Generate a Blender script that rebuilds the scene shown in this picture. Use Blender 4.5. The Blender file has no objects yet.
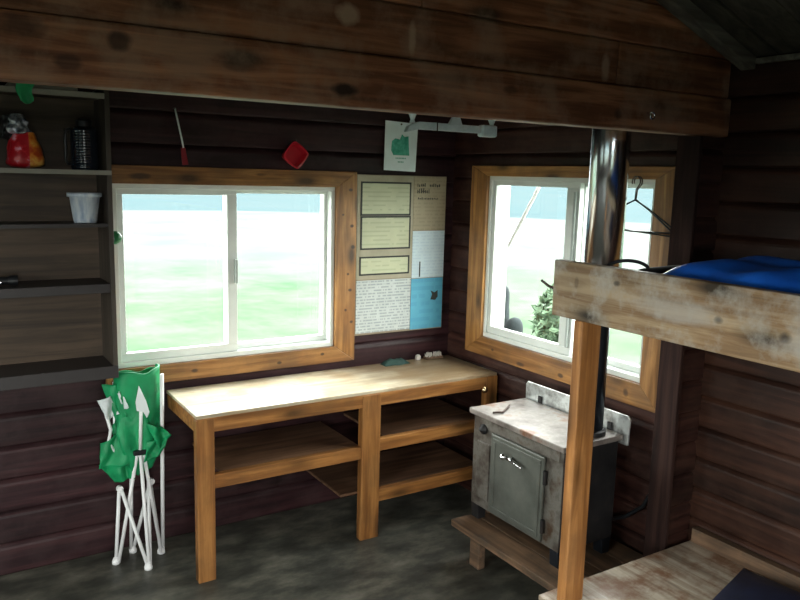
import bpy, bmesh, math, random
from mathutils import Vector, Matrix, noise
random.seed(7)
SC = bpy.context.scene
COL = SC.collection
V = Vector
PI = math.pi

# ------------------------------------------------------------------ materials
def new_mat(name):
    m = bpy.data.materials.new(name); m.use_nodes = True
    nt = m.node_tree
    return m, nt, nt.nodes['Principled BSDF']

def nd(nt, t, **kw):
    n = nt.nodes.new(t)
    for k, v in kw.items():
        if k in n.inputs: n.inputs[k].default_value = v
        else: setattr(n, k, v)
    return n

def ramp(nt, src, stops):
    r = nt.nodes.new('ShaderNodeValToRGB')
    el = r.color_ramp.elements
    while len(el) < len(stops): el.new(0.5)
    for e, (p, c) in zip(el, stops):
        e.position = p; e.color = (c[0], c[1], c[2], 1)
    nt.links.new(src, r.inputs[0])
    return r.outputs[0]

def coords(nt, scale=(1, 1, 1), loc=(0, 0, 0), rot=(0, 0, 0), kind='Object'):
    tc = nt.nodes.new('ShaderNodeTexCoord'); mp = nt.nodes.new('ShaderNodeMapping')
    mp.inputs['Scale'].default_value = scale
    mp.inputs['Location'].default_value = loc
    mp.inputs['Rotation'].default_value = rot
    nt.links.new(tc.outputs[kind], mp.inputs[0])
    return mp.outputs[0]

def mixc(nt, a, b, f, mode='MIX'):
    m = nt.nodes.new('ShaderNodeMix'); m.data_type = 'RGBA'; m.blend_type = mode
    for s, i in ((f, 0), (a, 6), (b, 7)):
        if hasattr(s, 'type') and hasattr(s, 'links'): nt.links.new(s, m.inputs[i])
        elif i == 0: m.inputs[0].default_value = s
        else: m.inputs[i].default_value = (s[0], s[1], s[2], 1)
    return m.outputs[2]

def noise_n(nt, vec, scale, detail=4, rough=.55, dist=0):
    n = nd(nt, 'ShaderNodeTexNoise', Scale=scale, Detail=detail, Roughness=rough, Distortion=dist)
    nt.links.new(vec, n.inputs['Vector'])
    return n.outputs['Fac']

def bump(nt, bs, h, strength=.3, dist=.01):
    b = nd(nt, 'ShaderNodeBump', Strength=strength, Distance=dist)
    nt.links.new(h, b.inputs['Height']); nt.links.new(b.outputs[0], bs.inputs['Normal'])

def math_n(nt, op, a, b=None, clamp=False):
    m = nt.nodes.new('ShaderNodeMath'); m.operation = op; m.use_clamp = clamp
    for i, s in enumerate((a, b)):
        if s is None: continue
        if hasattr(s, 'links'): nt.links.new(s, m.inputs[i])
        else: m.inputs[i].default_value = s
    return m.outputs[0]

def wood(name, c0, c1, axis='x', rough=.5, knots=0.5, grime=None, grime_amt=.5, gloss=.5, pitch=None, off=0, rot=(0, 0, 0), seed=0):
    m, nt, bs = new_mat(name)
    lo, hi = 1.6, 26
    s = {'x': (lo, hi, hi), 'y': (hi, lo, hi), 'z': (hi, hi, lo)}[axis]
    v = coords(nt, s, (seed, seed * 1.7, seed * .3), rot)
    g = noise_n(nt, v, 1.0, 6, .62, .6)
    col = ramp(nt, g, [(.28, [x * .55 for x in c0]), (.45, c0), (.62, c1), (.8, [min(1, x * 1.18) for x in c1])])
    s2 = {'x': (3, 8, 8), 'y': (8, 3, 8), 'z': (8, 8, 3)}[axis]
    v2 = coords(nt, s2, (seed * 2.1, 3, 1), rot)
    if knots > 0:
        vo = nd(nt, 'ShaderNodeTexVoronoi', Scale=1.0, Randomness=1.0)
        nt.links.new(v2, vo.inputs['Vector'])
        k = ramp(nt, vo.outputs['Distance'], [(.09, (1, 1, 1)), (.20, (.4, .4, .4)), (.33, (0, 0, 0))])
        kk = math_n(nt, 'MULTIPLY', k, knots)
        col = mixc(nt, col, [x * .14 for x in c0], kk)
    big = noise_n(nt, coords(nt, (1.3, 1.3, 1.3), (seed, 5, 9)), 1.5, 3, .5)
    sh = ramp(nt, big, [(.3, (.72, .72, .72)), (.7, (1.15, 1.15, 1.15))])
    col = mixc(nt, col, sh, 1.0, 'MULTIPLY')
    if pitch:
        tc = nt.nodes.new('ShaderNodeTexCoord'); sp = nt.nodes.new('ShaderNodeSeparateXYZ')
        nt.links.new(tc.outputs['Object'], sp.inputs[0])
        r = math_n(nt, 'FLOOR', math_n(nt, 'DIVIDE', math_n(nt, 'SUBTRACT', sp.outputs['Z'], off), pitch))
        w = nt.nodes.new('ShaderNodeTexWhiteNoise'); w.noise_dimensions = '1D'
        nt.links.new(r, w.inputs['W'])
        rr = ramp(nt, w.outputs[0], [(0, (.68, .66, .66)), (1, (1.22, 1.2, 1.18))])
        col = mixc(nt, col, rr, 1.0, 'MULTIPLY')
    if grime:
        gn = noise_n(nt, coords(nt, (4, 4, 4), (seed, 0, 2)), 1.4, 6, .65)
        gf = ramp(nt, gn, [(.46, (0, 0, 0)), (.62, (grime_amt,) * 3)])
        col = mixc(nt, col, grime, gf)
    nt.links.new(col, bs.inputs['Base Color'])
    bs.inputs['Roughness'].default_value = rough
    bs.inputs['Specular IOR Level'].default_value = gloss
    bump(nt, bs, g, .25, .004)
    return m

def plain(name, c, rough=.5, metal=0, var=.12, scale=12, bumpy=0, spec=.5, sheen=0):
    m, nt, bs = new_mat(name)
    n = noise_n(nt, coords(nt), scale, 4)
    col = ramp(nt, n, [(.3, [x * (1 - var) for x in c]), (.7, [min(1, x * (1 + var)) for x in c])])
    nt.links.new(col, bs.inputs['Base Color'])
    bs.inputs['Roughness'].default_value = rough; bs.inputs['Metallic'].default_value = metal
    bs.inputs['Specular IOR Level'].default_value = spec
    if bumpy: bump(nt, bs, n, bumpy, .01)
    return m

def blotch(name, base, stops, scale=6, rough=.5, metal=0, sc=(1, 1, 1), bumpy=.1):
    """base unused when stops given: list of (pos, colour)"""
    m, nt, bs = new_mat(name)
    n = noise_n(nt, coords(nt, sc), scale, 6, .65)
    nt.links.new(ramp(nt, n, stops), bs.inputs['Base Color'])
    bs.inputs['Roughness'].default_value = rough; bs.inputs['Metallic'].default_value = metal
    if bumpy: bump(nt, bs, n, bumpy, .006)
    return m

def paper_text(name, paper, ink, lines, amt=.6, x_scale=60, z_scale=1.0, lo=.45, cover=None):
    """paper with rows of small unreadable print: rows along local z, broken along local x"""
    m, nt, bs = new_mat(name)
    tc = nt.nodes.new('ShaderNodeTexCoord'); sp = nt.nodes.new('ShaderNodeSeparateXYZ')
    nt.links.new(tc.outputs['Object'], sp.inputs[0])
    fr = math_n(nt, 'FRACT', math_n(nt, 'MULTIPLY', sp.outputs['Z'], lines))
    row = math_n(nt, 'FLOOR', math_n(nt, 'MULTIPLY', sp.outputs['Z'], lines))
    on = math_n(nt, 'LESS_THAN', fr, lo)
    cb = nt.nodes.new('ShaderNodeCombineXYZ')
    nt.links.new(math_n(nt, 'MULTIPLY', sp.outputs['X'], x_scale), cb.inputs[0])
    nt.links.new(math_n(nt, 'MULTIPLY', row, 3.7), cb.inputs[1])
    n = noise_n(nt, cb.outputs[0], 1.0, 2)
    wd = math_n(nt, 'GREATER_THAN', n, .46)
    f = math_n(nt, 'MULTIPLY', math_n(nt, 'MULTIPLY', on, wd), amt)
    st = noise_n(nt, coords(nt), 9, 4)
    pc = ramp(nt, st, [(.3, [x * .85 for x in paper]), (.7, paper)])
    nt.links.new(mixc(nt, pc, ink, f), bs.inputs['Base Color'])
    bs.inputs['Roughness'].default_value = .6
    return m

def glass_mat():
    m = bpy.data.materials.new('window_glass'); m.use_nodes = True
    nt = m.node_tree; nt.nodes.clear()
    out = nt.nodes.new('ShaderNodeOutputMaterial'); mx = nt.nodes.new('ShaderNodeMixShader')
    tr = nd(nt, 'ShaderNodeBsdfTransparent'); tr.inputs[0].default_value = (.96, .985, .97, 1)
    gl = nd(nt, 'ShaderNodeBsdfGlossy', Roughness=.02)
    lw = nd(nt, 'ShaderNodeLayerWeight', Blend=.5)
    fz = math_n(nt, 'ADD', math_n(nt, 'MULTIPLY', math_n(nt, 'POWER', lw.outputs['Facing'], 5.0), .7), .025)
    nt.links.new(fz, mx.inputs[0]); nt.links.new(tr.outputs[0], mx.inputs[1])
    nt.links.new(gl.outputs[0], mx.inputs[2]); nt.links.new(mx.outputs[0], out.inputs[0])
    return m

M = {}
M['wallA'] = wood('plum_stained_log', (.022, .0075, .0095), (.044, .0165, .0185), 'x', .5, .5, (.075, .045, .045), .25, .3, .15, 0, seed=1)
M['wallB'] = wood('brown_stained_log', (.028, .0095, .0075), (.056, .022, .016), 'y', .5, .5, (.10, .055, .045), .3, .3, .131, 0, seed=2)
M['wallC'] = wood('brown_stained_log_side', (.025, .0088, .0052), (.050, .0195, .011), 'y', .5, .5, (.075, .038, .025), .25, .3, .131, .064, seed=3)
M['stub'] = wood('brown_stained_log_end', (.026, .0095, .0075), (.052, .021, .015), 'x', .5, .5, (.08, .045, .03), .25, .3, .131, 0, seed=4)
M['post'] = wood('brown_stained_post', (.024, .010, .008), (.045, .021, .016), 'z', .75, .4, None, .5, .2, seed=5)
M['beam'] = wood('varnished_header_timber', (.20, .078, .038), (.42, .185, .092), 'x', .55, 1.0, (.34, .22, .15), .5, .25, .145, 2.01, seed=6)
M['roof'] = wood('dark_roof_board', (.045, .040, .028), (.095, .085, .060), 'x', .6, .3, seed=7)
M['rafter'] = wood('weathered_rafter', (.10, .09, .07), (.18, .165, .13), 'x', .6, .4, seed=8)
M['casing_x'] = wood('yellow_pine_casing_across', (.22, .092, .024), (.40, .195, .060), 'x', .42, .9, (.13, .07, .03), .45, seed=9)
M['casing_y'] = wood('yellow_pine_casing_side', (.26, .108, .026), (.45, .215, .062), 'y', .42, .9, (.13, .07, .03), .45, seed=10)
M['casing_z'] = wood('yellow_pine_casing_upright', (.27, .118, .030), (.48, .235, .070), 'z', .42, .9, (.13, .07, .03), .3, seed=11)
M['benchx'] = wood('bench_pine_rail', (.27, .108, .028), (.44, .20, .056), 'x', .45, .8, (.16, .08, .03), .35, seed=12)
M['benchz'] = wood('bench_pine_leg', (.27, .108, .028), (.45, .205, .058), 'z', .45, .8, (.16, .08, .03), .35, seed=13)
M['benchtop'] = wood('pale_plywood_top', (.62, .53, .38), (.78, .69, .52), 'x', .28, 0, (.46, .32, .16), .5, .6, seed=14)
def stain_falloff_right(m, x0, x1, colr):  # brown stain with light falloff painted in, growing towards right and back
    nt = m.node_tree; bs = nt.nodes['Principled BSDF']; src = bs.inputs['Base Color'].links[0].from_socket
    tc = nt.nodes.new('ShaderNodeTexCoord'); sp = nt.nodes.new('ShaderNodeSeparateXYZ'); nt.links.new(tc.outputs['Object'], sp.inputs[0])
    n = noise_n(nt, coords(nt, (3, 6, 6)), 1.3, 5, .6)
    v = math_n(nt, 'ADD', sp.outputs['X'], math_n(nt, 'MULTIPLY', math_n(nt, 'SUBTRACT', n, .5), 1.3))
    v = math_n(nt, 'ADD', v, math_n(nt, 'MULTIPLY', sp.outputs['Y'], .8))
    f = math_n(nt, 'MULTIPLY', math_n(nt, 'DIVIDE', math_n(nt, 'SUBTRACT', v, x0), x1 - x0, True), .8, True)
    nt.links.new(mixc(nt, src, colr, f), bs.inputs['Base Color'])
stain_falloff_right(M['benchtop'], -.10, .40, (.21, .125, .055))
M['shelfboard'] = wood('dark_shelf_board', (.11, .055, .03), (.19, .10, .055), 'x', .5, .3, seed=15)
M['postpine'] = wood('orange_pine_post', (.40, .165, .045), (.62, .29, .095), 'z', .45, .9, (.28, .13, .05), .4, seed=16)
M['rail'] = wood('weathered_pine_rail', (.33, .20, .10), (.55, .40, .24), 'y', .5, 1.0, (.58, .54, .47), .85, seed=17)
M['ply'] = wood('worn_plywood_deck', (.46, .37, .28), (.70, .61, .49), 'y', .2, 0, (.22, .10, .05), .85, .9, seed=18)
M['hearth'] = wood('sooty_hearth_plank', (.13, .075, .042), (.24, .14, .08), 'y', .6, .5, (.05, .04, .03), .6, seed=19)
M['cab'] = wood('drab_cabinet_wood', (.045, .030, .019), (.075, .052, .033), 'x', .55, .3, seed=20)
M['cabside'] = wood('drab_cabinet_side', (.036, .027, .019), (.060, .046, .033), 'z', .55, .3, seed=21)
M['cabback'] = wood('brown_cabinet_back', (.062, .040, .023), (.098, .064, .039), 'x', .6, .2, seed=22)
M['shelfedge'] = plain('grey_shelf_edge', (.24, .23, .19), .5)
M['darkshelf'] = plain('black_shelf', (.028, .024, .024), .45)  # near-black tone of the lower shelves and bottom board
M['vinyl'] = plain('white_window_vinyl', (.72, .76, .72), .35, var=.04)
M['vinyl_dim'] = plain('grey_window_track', (.45, .50, .47), .4, var=.05)
M['glass'] = glass_mat()
M['floor'] = blotch('worn_dark_floor', None, [(.30, (.030, .030, .024)), (.46, (.068, .068, .056)), (.58, (.125, .120, .095)), (.75, (.22, .21, .17))], 4.0, .45, sc=(1, 1.8, 1), bumpy=.2)
M['white_steel'] = plain('white_enamel_tube', (.90, .91, .91), .3, var=.04)
M['black_plastic'] = plain('black_plastic', (.012, .013, .015), .35)
M['green_cloth'] = plain('green_nylon', (.004, .27, .095), .55, var=.3, scale=9, bumpy=.3)
M['white_cloth'] = plain('white_trim_cloth', (.72, .78, .78), .6, var=.06)
M['chrome'] = plain('bright_chrome', (.75, .76, .78), .12, 1, .03)
M['stainless'] = plain('polished_stainless_pipe', (.66, .70, .74), .19, 1, .06, 3)
M['blackpipe'] = plain('blued_steel_pipe', (.06, .075, .10), .28, .9, .2)
M['soot'] = blotch('sooty_black_steel', None, [(.3, (.010, .010, .011)), (.6, (.022, .021, .022)), (.8, (.05, .035, .028))], 8, .5, .3)
M['stovefront'] = blotch('rusty_grey_stove_steel', None, [(.3, (.03, .020, .016)), (.44, (.085, .070, .058)), (.56, (.17, .16, .14)), (.68, (.085, .05, .03))], 7, .48, .25)
M['stovedoor'] = blotch('grey_stove_door', None, [(.3, (.095, .10, .088)), (.55, (.15, .16, .14)), (.8, (.22, .22, .19))], 5, .42, .35)
M['stovetop'] = blotch('rust_stained_stove_top', None, [(.28, (.08, .07, .06)), (.42, (.20, .17, .155)), (.52, (.30, .27, .245)), (.62, (.21, .10, .06)), (.75, (.14, .07, .05))], 5, .42, .2)
M['shield'] = blotch('smudged_pale_shield', None, [(.34, (.05, .05, .05)), (.46, (.35, .36, .35)), (.56, (.66, .70, .69))], 7, .28, .5)
M['brass'] = plain('brass_knob', (.80, .62, .38), .22, 1)
M['rust'] = plain('rusty_steel', (.10, .07, .06), .5, .6)
M['blue'] = plain('blue_nylon', (.015, .16, .90), .42, var=.35, scale=6, bumpy=.25)
M['black_cloth'] = plain('black_nylon', (.010, .012, .018), .5, bumpy=.2)
M['navy'] = plain('dark_navy_cloth', (.008, .012, .04), .6, var=.3, bumpy=.3)
M['red'] = plain('red_plastic', (.52, .012, .028), .32, var=.1)
M['deepred'] = plain('dark_red_plastic', (.20, .005, .012), .4, var=.1)
M['greenp'] = plain('green_plastic', (.02, .14, .05), .3, var=.2)
M['galv'] = blotch('galvanised_bracket', None, [(.3, (.42, .55, .55)), (.6, (.66, .78, .78)), (.8, (.82, .90, .88))], 18, .35, .15)
M['silver'] = blotch('crinkled_silver_foil', None, [(.4, (.02, .02, .03)), (.5, (.35, .38, .45)), (.62, (.75, .78, .85))], 22, .25, .6, bumpy=.5)
M['canister'] = plain('glossy_dark_canister', (.010, .016, .026), .12, 0, spec=.9)
M['tub'] = blotch('pale_blue_white_tub', None, [(.35, (.35, .45, .60)), (.5, (.60, .68, .76)), (.7, (.80, .84, .88))], 8, .35, 0, (5, 5, 1))
M['rag'] = plain('dark_green_rag', (.02, .055, .045), .8, bumpy=.4)
M['bone'] = plain('off_white_bristle', (.62, .58, .52), .6)
M['plytan'] = blotch('tan_backing_board', None, [(.3, (.22, .17, .11)), (.7, (.30, .24, .16))], 6, .6)
M['ink'] = plain('black_ink_border', (.018, .022, .016), .6)
M['mat'] = blotch('khaki_mat_board', None, [(.3, (.30, .27, .18)), (.7, (.42, .38, .27))], 8, .6)
M['cream'] = paper_text('cream_ruled_paper', (.56, .58, .38), (.36, .40, .26), 42, .55, 9, lo=.35)
M['greytext'] = paper_text('grey_printed_paper', (.54, .58, .56), (.20, .24, .25), 60, .62, 70, lo=.5)
M['tanp'] = paper_text('tan_poster_paper', (.40, .34, .22), (.22, .19, .12), 48, .35, 50, lo=.4)
M['whitep'] = paper_text('pale_blue_printed_sheet', (.60, .72, .76), (.40, .52, .62), 55, .45, 60, lo=.4)
M['bluep'] = paper_text('blue_printed_sheet', (.10, .40, .55), (.07, .30, .46), 22, .5, 14, lo=.5)
M['cardp'] = plain('white_card_paper', (.80, .90, .90), .6, var=.06)
M['greenink'] = blotch('green_print', None, [(.4, (.02, .30, .20)), (.6, (.10, .48, .35))], 25, .6)
def land_mat():
    m, nt, bs = new_mat('grass_and_pale_shore')
    tc = nt.nodes.new('ShaderNodeTexCoord'); ln = nt.nodes.new('ShaderNodeVectorMath'); ln.operation = 'LENGTH'
    nt.links.new(tc.outputs['Object'], ln.inputs[0])
    wob = noise_n(nt, coords(nt, (.25, .25, .25)), 1, 4)
    d = math_n(nt, 'ADD', ln.outputs['Value'], math_n(nt, 'MULTIPLY', math_n(nt, 'SUBTRACT', wob, .5), 9))
    f = ramp(nt, math_n(nt, 'DIVIDE', d, 40), [(.24, (0, 0, 0)), (.52, (1, 1, 1))])
    n = noise_n(nt, coords(nt), .45, 7, .7)
    gc = ramp(nt, n, [(.30, GRASS[0]), (.5, GRASS[1]), (.68, GRASS[2])])
    n2 = noise_n(nt, coords(nt), .3, 4)
    sc = ramp(nt, n2, [(.3, SHORE[0]), (.7, SHORE[1])])
    nt.links.new(mixc(nt, gc, sc, f), bs.inputs['Base Color'])
    bs.inputs['Roughness'].default_value = .95; bs.inputs['Specular IOR Level'].default_value = 0
    return m
GRASS = [(.028, .062, .030), (.056, .076, .052), (.078, .088, .076)]
SHORE = [(.060, .073, .068), (.090, .094, .090)]
M['land'] = land_mat()
M['lake'] = blotch('cyan_lake_water', None, [(.3, (.036, .056, .061)), (.7, (.046, .061, .064))], .05, .9, sc=(1, 1, 1), bumpy=0)
M['lake'].node_tree.nodes['Principled BSDF'].inputs['Specular IOR Level'].default_value = 0
M['hills'] = plain('hazy_hills', (.060, .072, .075), .95, spec=0)
M['leaf'] = plain('dark_leaf', (.010, .022, .020), .6, var=.4)
M['leaf2'] = plain('pale_green_leaf', (.075, .115, .070), .7, var=.3, spec=.1)
M['polewood'] = plain('grey_pole', (.45, .45, .44), .6)
M['bark'] = plain('dark_stump_bark', (.015, .022, .024), .9, bumpy=.6)

def add_knots_patches(m, spots, org=(0, 0, 0), ax=('X', 'Z')):
    """individual dark knots and paler patches in the timber: (a, z, half length, half height, colour, strength)"""
    nt = m.node_tree; bs = nt.nodes['Principled BSDF']; src = bs.inputs['Base Color'].links[0].from_socket
    tc = nt.nodes.new('ShaderNodeTexCoord'); sp = nt.nodes.new('ShaderNodeSeparateXYZ'); nt.links.new(tc.outputs['Object'], sp.inputs[0])
    wob = math_n(nt, 'MULTIPLY', math_n(nt, 'SUBTRACT', noise_n(nt, coords(nt, (12, 12, 12)), 2, 4), .5), 1.6)
    for a, z, ra, rz, c, k in spots:
        a -= org[0]; z -= org[2]
        u = math_n(nt, 'DIVIDE', math_n(nt, 'SUBTRACT', sp.outputs[ax[0]], a), ra)
        v = math_n(nt, 'DIVIDE', math_n(nt, 'SUBTRACT', sp.outputs[ax[1]], z), rz)
        d = math_n(nt, 'ADD', math_n(nt, 'ADD', math_n(nt, 'MULTIPLY', u, u), math_n(nt, 'MULTIPLY', v, v)), wob)
        f = math_n(nt, 'MULTIPLY', math_n(nt, 'SUBTRACT', 1.3, d, True), k)
        src = mixc(nt, src, c, f)
    nt.links.new(src, bs.inputs['Base Color'])
DK = (.018, .010, .008); PL = (.55, .40, .28)  # dark knot tone and paler patch tone
add_knots_patches(M['beam'], [(-1.672, 2.055, .045, .018, DK, .95), (-2.248, 2.115, .03, .022, DK, .75), (-2.451, 2.124, .05, .025, DK, .7), (-2.36, 2.058, .03, .016, DK, .6),
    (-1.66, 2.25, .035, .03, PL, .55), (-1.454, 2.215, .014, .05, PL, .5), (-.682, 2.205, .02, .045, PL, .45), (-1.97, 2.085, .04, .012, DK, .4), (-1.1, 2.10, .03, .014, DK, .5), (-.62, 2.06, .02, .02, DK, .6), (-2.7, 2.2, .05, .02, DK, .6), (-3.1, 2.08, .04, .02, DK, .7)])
BBO = (-.45, -2.9, 0)
add_knots_patches(M['rail'], [(-2.381 + 2.9, 1.468, .016, .012, DK, .8), (-2.572 + 2.9, 1.455, .018, .016, DK, .8), (-2.02 + 2.9, 1.52, .014, .010, DK, .7), (-1.85 + 2.9, 1.50, .01, .02, DK, .35), (-3.1 + 2.9, 1.48, .03, .016, DK, .7),
    (-2.25 + 2.9, 1.47, .16, .035, (.62, .58, .52), .6), (-2.75 + 2.9, 1.44, .2, .035, (.62, .58, .52), .6)], ax=('Y', 'Z'))
C1 = (-1.3415, 0, .905)
add_knots_patches(M['casing_z'], [(-.690, 1.752, .014, .009, DK, .85), (-.680, 1.56, .012, .010, DK, .85), (-.672, 1.446, .013, .012, DK, .85), (-.70, 1.30, .008, .007, DK, .8), (-.686, 1.212, .012, .009, DK, .85), (-.675, 1.034, .012, .009, DK, .85), (-.712, 1.102, .008, .008, DK, .8), (-.735, 1.62, .007, .006, DK, .8)], org=C1)
add_knots_patches(M['casing_x'], [(-1.784, 1.80, .05, .016, DK, .7), (-1.2, 1.82, .03, .008, DK, .5), (-1.55, .86, .018, .010, DK, .8), (-1.1, .85, .014, .009, DK, .8), (-.85, .87, .012, .008, DK, .8)], org=C1)
C2 = (0, -.9, .955)
add_knots_patches(M['casing_y'], [(-.684, .87, .03, .012, DK, .7), (-.98, .88, .02, .012, DK, .8), (-1.392, .90, .015, .02, DK, .7), (-.45, .90, .012, .008, DK, .7)], org=(C2[1], 0, C2[2]), ax=('Y', 'Z'))

# red / orange printed bag
def bag_mat():
    m, nt, bs = new_mat('red_orange_printed_film')
    tc = nt.nodes.new('ShaderNodeTexCoord'); sp = nt.nodes.new('ShaderNodeSeparateXYZ')
    nt.links.new(tc.outputs['Object'], sp.inputs[0])
    f = math_n(nt, 'GREATER_THAN', sp.outputs['X'], .012)
    n = noise_n(nt, coords(nt), 24, 3)
    red = ramp(nt, n, [(.47, (.50, .008, .018)), (.56, (.65, .03, .04)), (.66, (.75, .35, .45))])
    orr = ramp(nt, n, [(.40, (.50, .06, .012)), (.52, (.70, .20, .02)), (.62, (.78, .42, .08))])
    nt.links.new(mixc(nt, red, orr, f), bs.inputs['Base Color'])
    bs.inputs['Roughness'].default_value = .3
    bump(nt, bs, n, .4, .01)
    return m
M['bag'] = bag_mat()

# ------------------------------------------------------------------ mesh builder
class MB:
    def __init__(s): s.v = []; s.f = []
    def add(s, vs, fs):
        o = len(s.v); s.v += [V(p) for p in vs]; s.f += [tuple(i + o for i in f) for f in fs]; return s
    def box(s, x0, x1, y0, y1, z0, z1):
        x0, x1 = sorted((x0, x1)); y0, y1 = sorted((y0, y1)); z0, z1 = sorted((z0, z1))
        return s.add([(x0, y0, z0), (x1, y0, z0), (x1, y1, z0), (x0, y1, z0), (x0, y0, z1), (x1, y0, z1), (x1, y1, z1), (x0, y1, z1)],
                     [(0, 3, 2, 1), (4, 5, 6, 7), (0, 1, 5, 4), (1, 2, 6, 5), (2, 3, 7, 6), (3, 0, 4, 7)])
    def prism(s, pts, ax, a, b):
        """outline pts (2D) extruded along ax from a to b; 2D order is the two other axes"""
        n = len(pts)
        def mk(p, t):
            return {'x': (t, p[0], p[1]), 'y': (p[0], t, p[1]), 'z': (p[0], p[1], t)}[ax]
        return s.add([mk(p, a) for p in pts] + [mk(p, b) for p in pts],
                     [tuple(range(n))[::-1], tuple(range(n, 2 * n))] + [(i, (i + 1) % n, n + (i + 1) % n, n + i) for i in range(n)])
    def tube(s, pts, r, seg=10, cap=True):
        pts = [V(p) for p in pts]; n = len(pts)
        rs = r if isinstance(r, (list, tuple)) else [r] * n
        ref = None; base = len(s.v); rings = []
        for i, p in enumerate(pts):
            t = (pts[min(i + 1, n - 1)] - pts[max(i - 1, 0)]).normalized()
            if ref is None:
                ref = V((0, 0, 1)) if abs(t.z) < .9 else V((1, 0, 0))
            u = (ref - t * ref.dot(t)).normalized(); w = t.cross(u); ref = u
            rings.append([p + (u * math.cos(2 * PI * k / seg) + w * math.sin(2 * PI * k / seg)) * rs[i] for k in range(seg)])
        vs = [q for r_ in rings for q in r_]; fs = []
        for i in range(n - 1):
            for k in range(seg):
                a, b = i * seg + k, i * seg + (k + 1) % seg
                fs.append((a, b, b + seg, a + seg))
        if cap:
            fs.append(tuple(range(seg))[::-1]); fs.append(tuple((n - 1) * seg + k for k in range(seg)))
        return s.add(vs, fs)
    def lathe(s, prof, c, seg=28, ax='z'):
        """prof: (radius, height) list; closed at the ends if radius 0"""
        n = len(prof); vs = []
        for r, h in prof:
            for k in range(seg):
                a = 2 * PI * k / seg
                p = {'z': (r * math.cos(a), r * math.sin(a), h), 'x': (h, r * math.cos(a), r * math.sin(a)), 'y': (r * math.sin(a), h, r * math.cos(a))}[ax]
                vs.append(V(c) + V(p))
        fs = []
        for i in range(n - 1):
            for k in range(seg):
                a, b = i * seg + k, i * seg + (k + 1) % seg
                fs.append((a, b, b + seg, a + seg))
        fs.append(tuple(range(seg))[::-1]); fs.append(tuple((n - 1) * seg + k for k in range(seg)))
        return s.add(vs, fs)
    def grid(s, fn, nu, nv):
        vs = [fn(i / nu, j / nv) for j in range(nv + 1) for i in range(nu + 1)]
        return s.add(vs, [(j * (nu + 1) + i, j * (nu + 1) + i + 1, (j + 1) * (nu + 1) + i + 1, (j + 1) * (nu + 1) + i) for j in range(nv) for i in range(nu)])
    def build(s, name, mat, parent=None, bevel=0, smooth=False, solid=0, sub=0, loc=None, rot=None, segs=2):
        o0 = parent_world(parent) if parent else (V(loc) if loc else V((0, 0, 0)))
        me = bpy.data.meshes.new(name)
        me.from_pydata([tuple(p - o0) for p in s.v], [], s.f)
        bm = bmesh.new(); bm.from_mesh(me)
        bmesh.ops.recalc_face_normals(bm, faces=bm.faces)
        bm.to_mesh(me); bm.free()
        ob = bpy.data.objects.new(name, me); COL.objects.link(ob)
        me.materials.append(mat if not isinstance(mat, str) else M[mat])
        if parent: ob.parent = parent
        elif loc: ob.location = loc
        if smooth:
            for p in me.polygons: p.use_smooth = True
        if solid:
            md = ob.modifiers.new('thickness', 'SOLIDIFY'); md.thickness = solid; md.offset = 0
        if sub:
            md = ob.modifiers.new('smooth', 'SUBSURF'); md.levels = sub; md.render_levels = sub
        if bevel:
            md = ob.modifiers.new('bevel', 'BEVEL'); md.width = bevel; md.segments = segs; md.limit_method = 'ANGLE'
        return ob

def parent_world(p):
    t = V((0, 0, 0))
    while p: t += p.location; p = p.parent
    return t

def tag(o, label=None, cat=None, group=None, kind=None):
    if label: o['label'] = label
    if cat: o['category'] = cat
    if group: o['group'] = group
    if kind: o['kind'] = kind
    return o

def thing(name, loc, label=None, cat=None, group=None, kind=None):
    e = bpy.data.objects.new(name, None); COL.objects.link(e)
    e.location = loc; e.empty_display_size = .1
    return tag(e, label, cat, group, kind)

def copy_tree(o, parent=None):
    c = o.copy(); COL.objects.link(c); c.parent = parent
    for ch in list(o.children): copy_tree(ch, c)
    return c

def box_part(name, mat, parent, *b, bevel=.002):
    return MB().box(*b).build(name, mat, parent, bevel=bevel)

# ------------------------------------------------------------------ room shell
XL, YB = -4.7, -5.6          # left wall, back wall (behind the camera)
ZE, SL, XR = 2.30, .362, -2.35   # eave height, roof slope, ridge x
def roof_z(x): return ZE + SL * min(-x, x - 2 * XR)

def log_profile(z0, z1, pitch, off, depth):
    """points (inset, z) of the face, inset 0 at the bulge, depth at the groove"""
    k0 = math.floor((z0 - off) / pitch + 1e-6); pts = []
    shape = [(0, 1), (.012, .25), (.05, .04), (.2, 0), (.5, 0), (.80, .03), (.87, .18), (.93, .50)]
    k = k0
    while off + k * pitch < z1:
        for t, d in shape:
            z = off + (k + t) * pitch
            if z0 + 1e-5 < z < z1 - 1e-5: pts.append((d * depth, z))
        k += 1
    def at(z):
        t = ((z - off) / pitch) % 1; sh = shape + [(1, 1)]
        for (a, da), (b, db) in zip(sh, sh[1:]):
            if a <= t <= b: return (da + (db - da) * (t - a) / (b - a)) * depth
        return depth
    return [(at(z0), z0)] + pts + [(at(z1), z1)]

def clip_roof(o):
    me = o.data; bm = bmesh.new(); bm.from_mesh(me)
    for co, no in (((0, 0, ZE), V((SL, 0, 1))), ((2 * XR, 0, ZE), V((-SL, 0, 1)))):
        r = bmesh.ops.bisect_plane(bm, geom=bm.verts[:] + bm.edges[:] + bm.faces[:], plane_co=V(co) - o.location, plane_no=no.normalized(), clear_outer=True)
        ed = [e for e in r['geom_cut'] if isinstance(e, bmesh.types.BMEdge) and e.is_valid and e.is_boundary]
        if ed: bmesh.ops.holes_fill(bm, edges=ed, sides=0)
    bm.to_mesh(me); bm.free()

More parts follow.
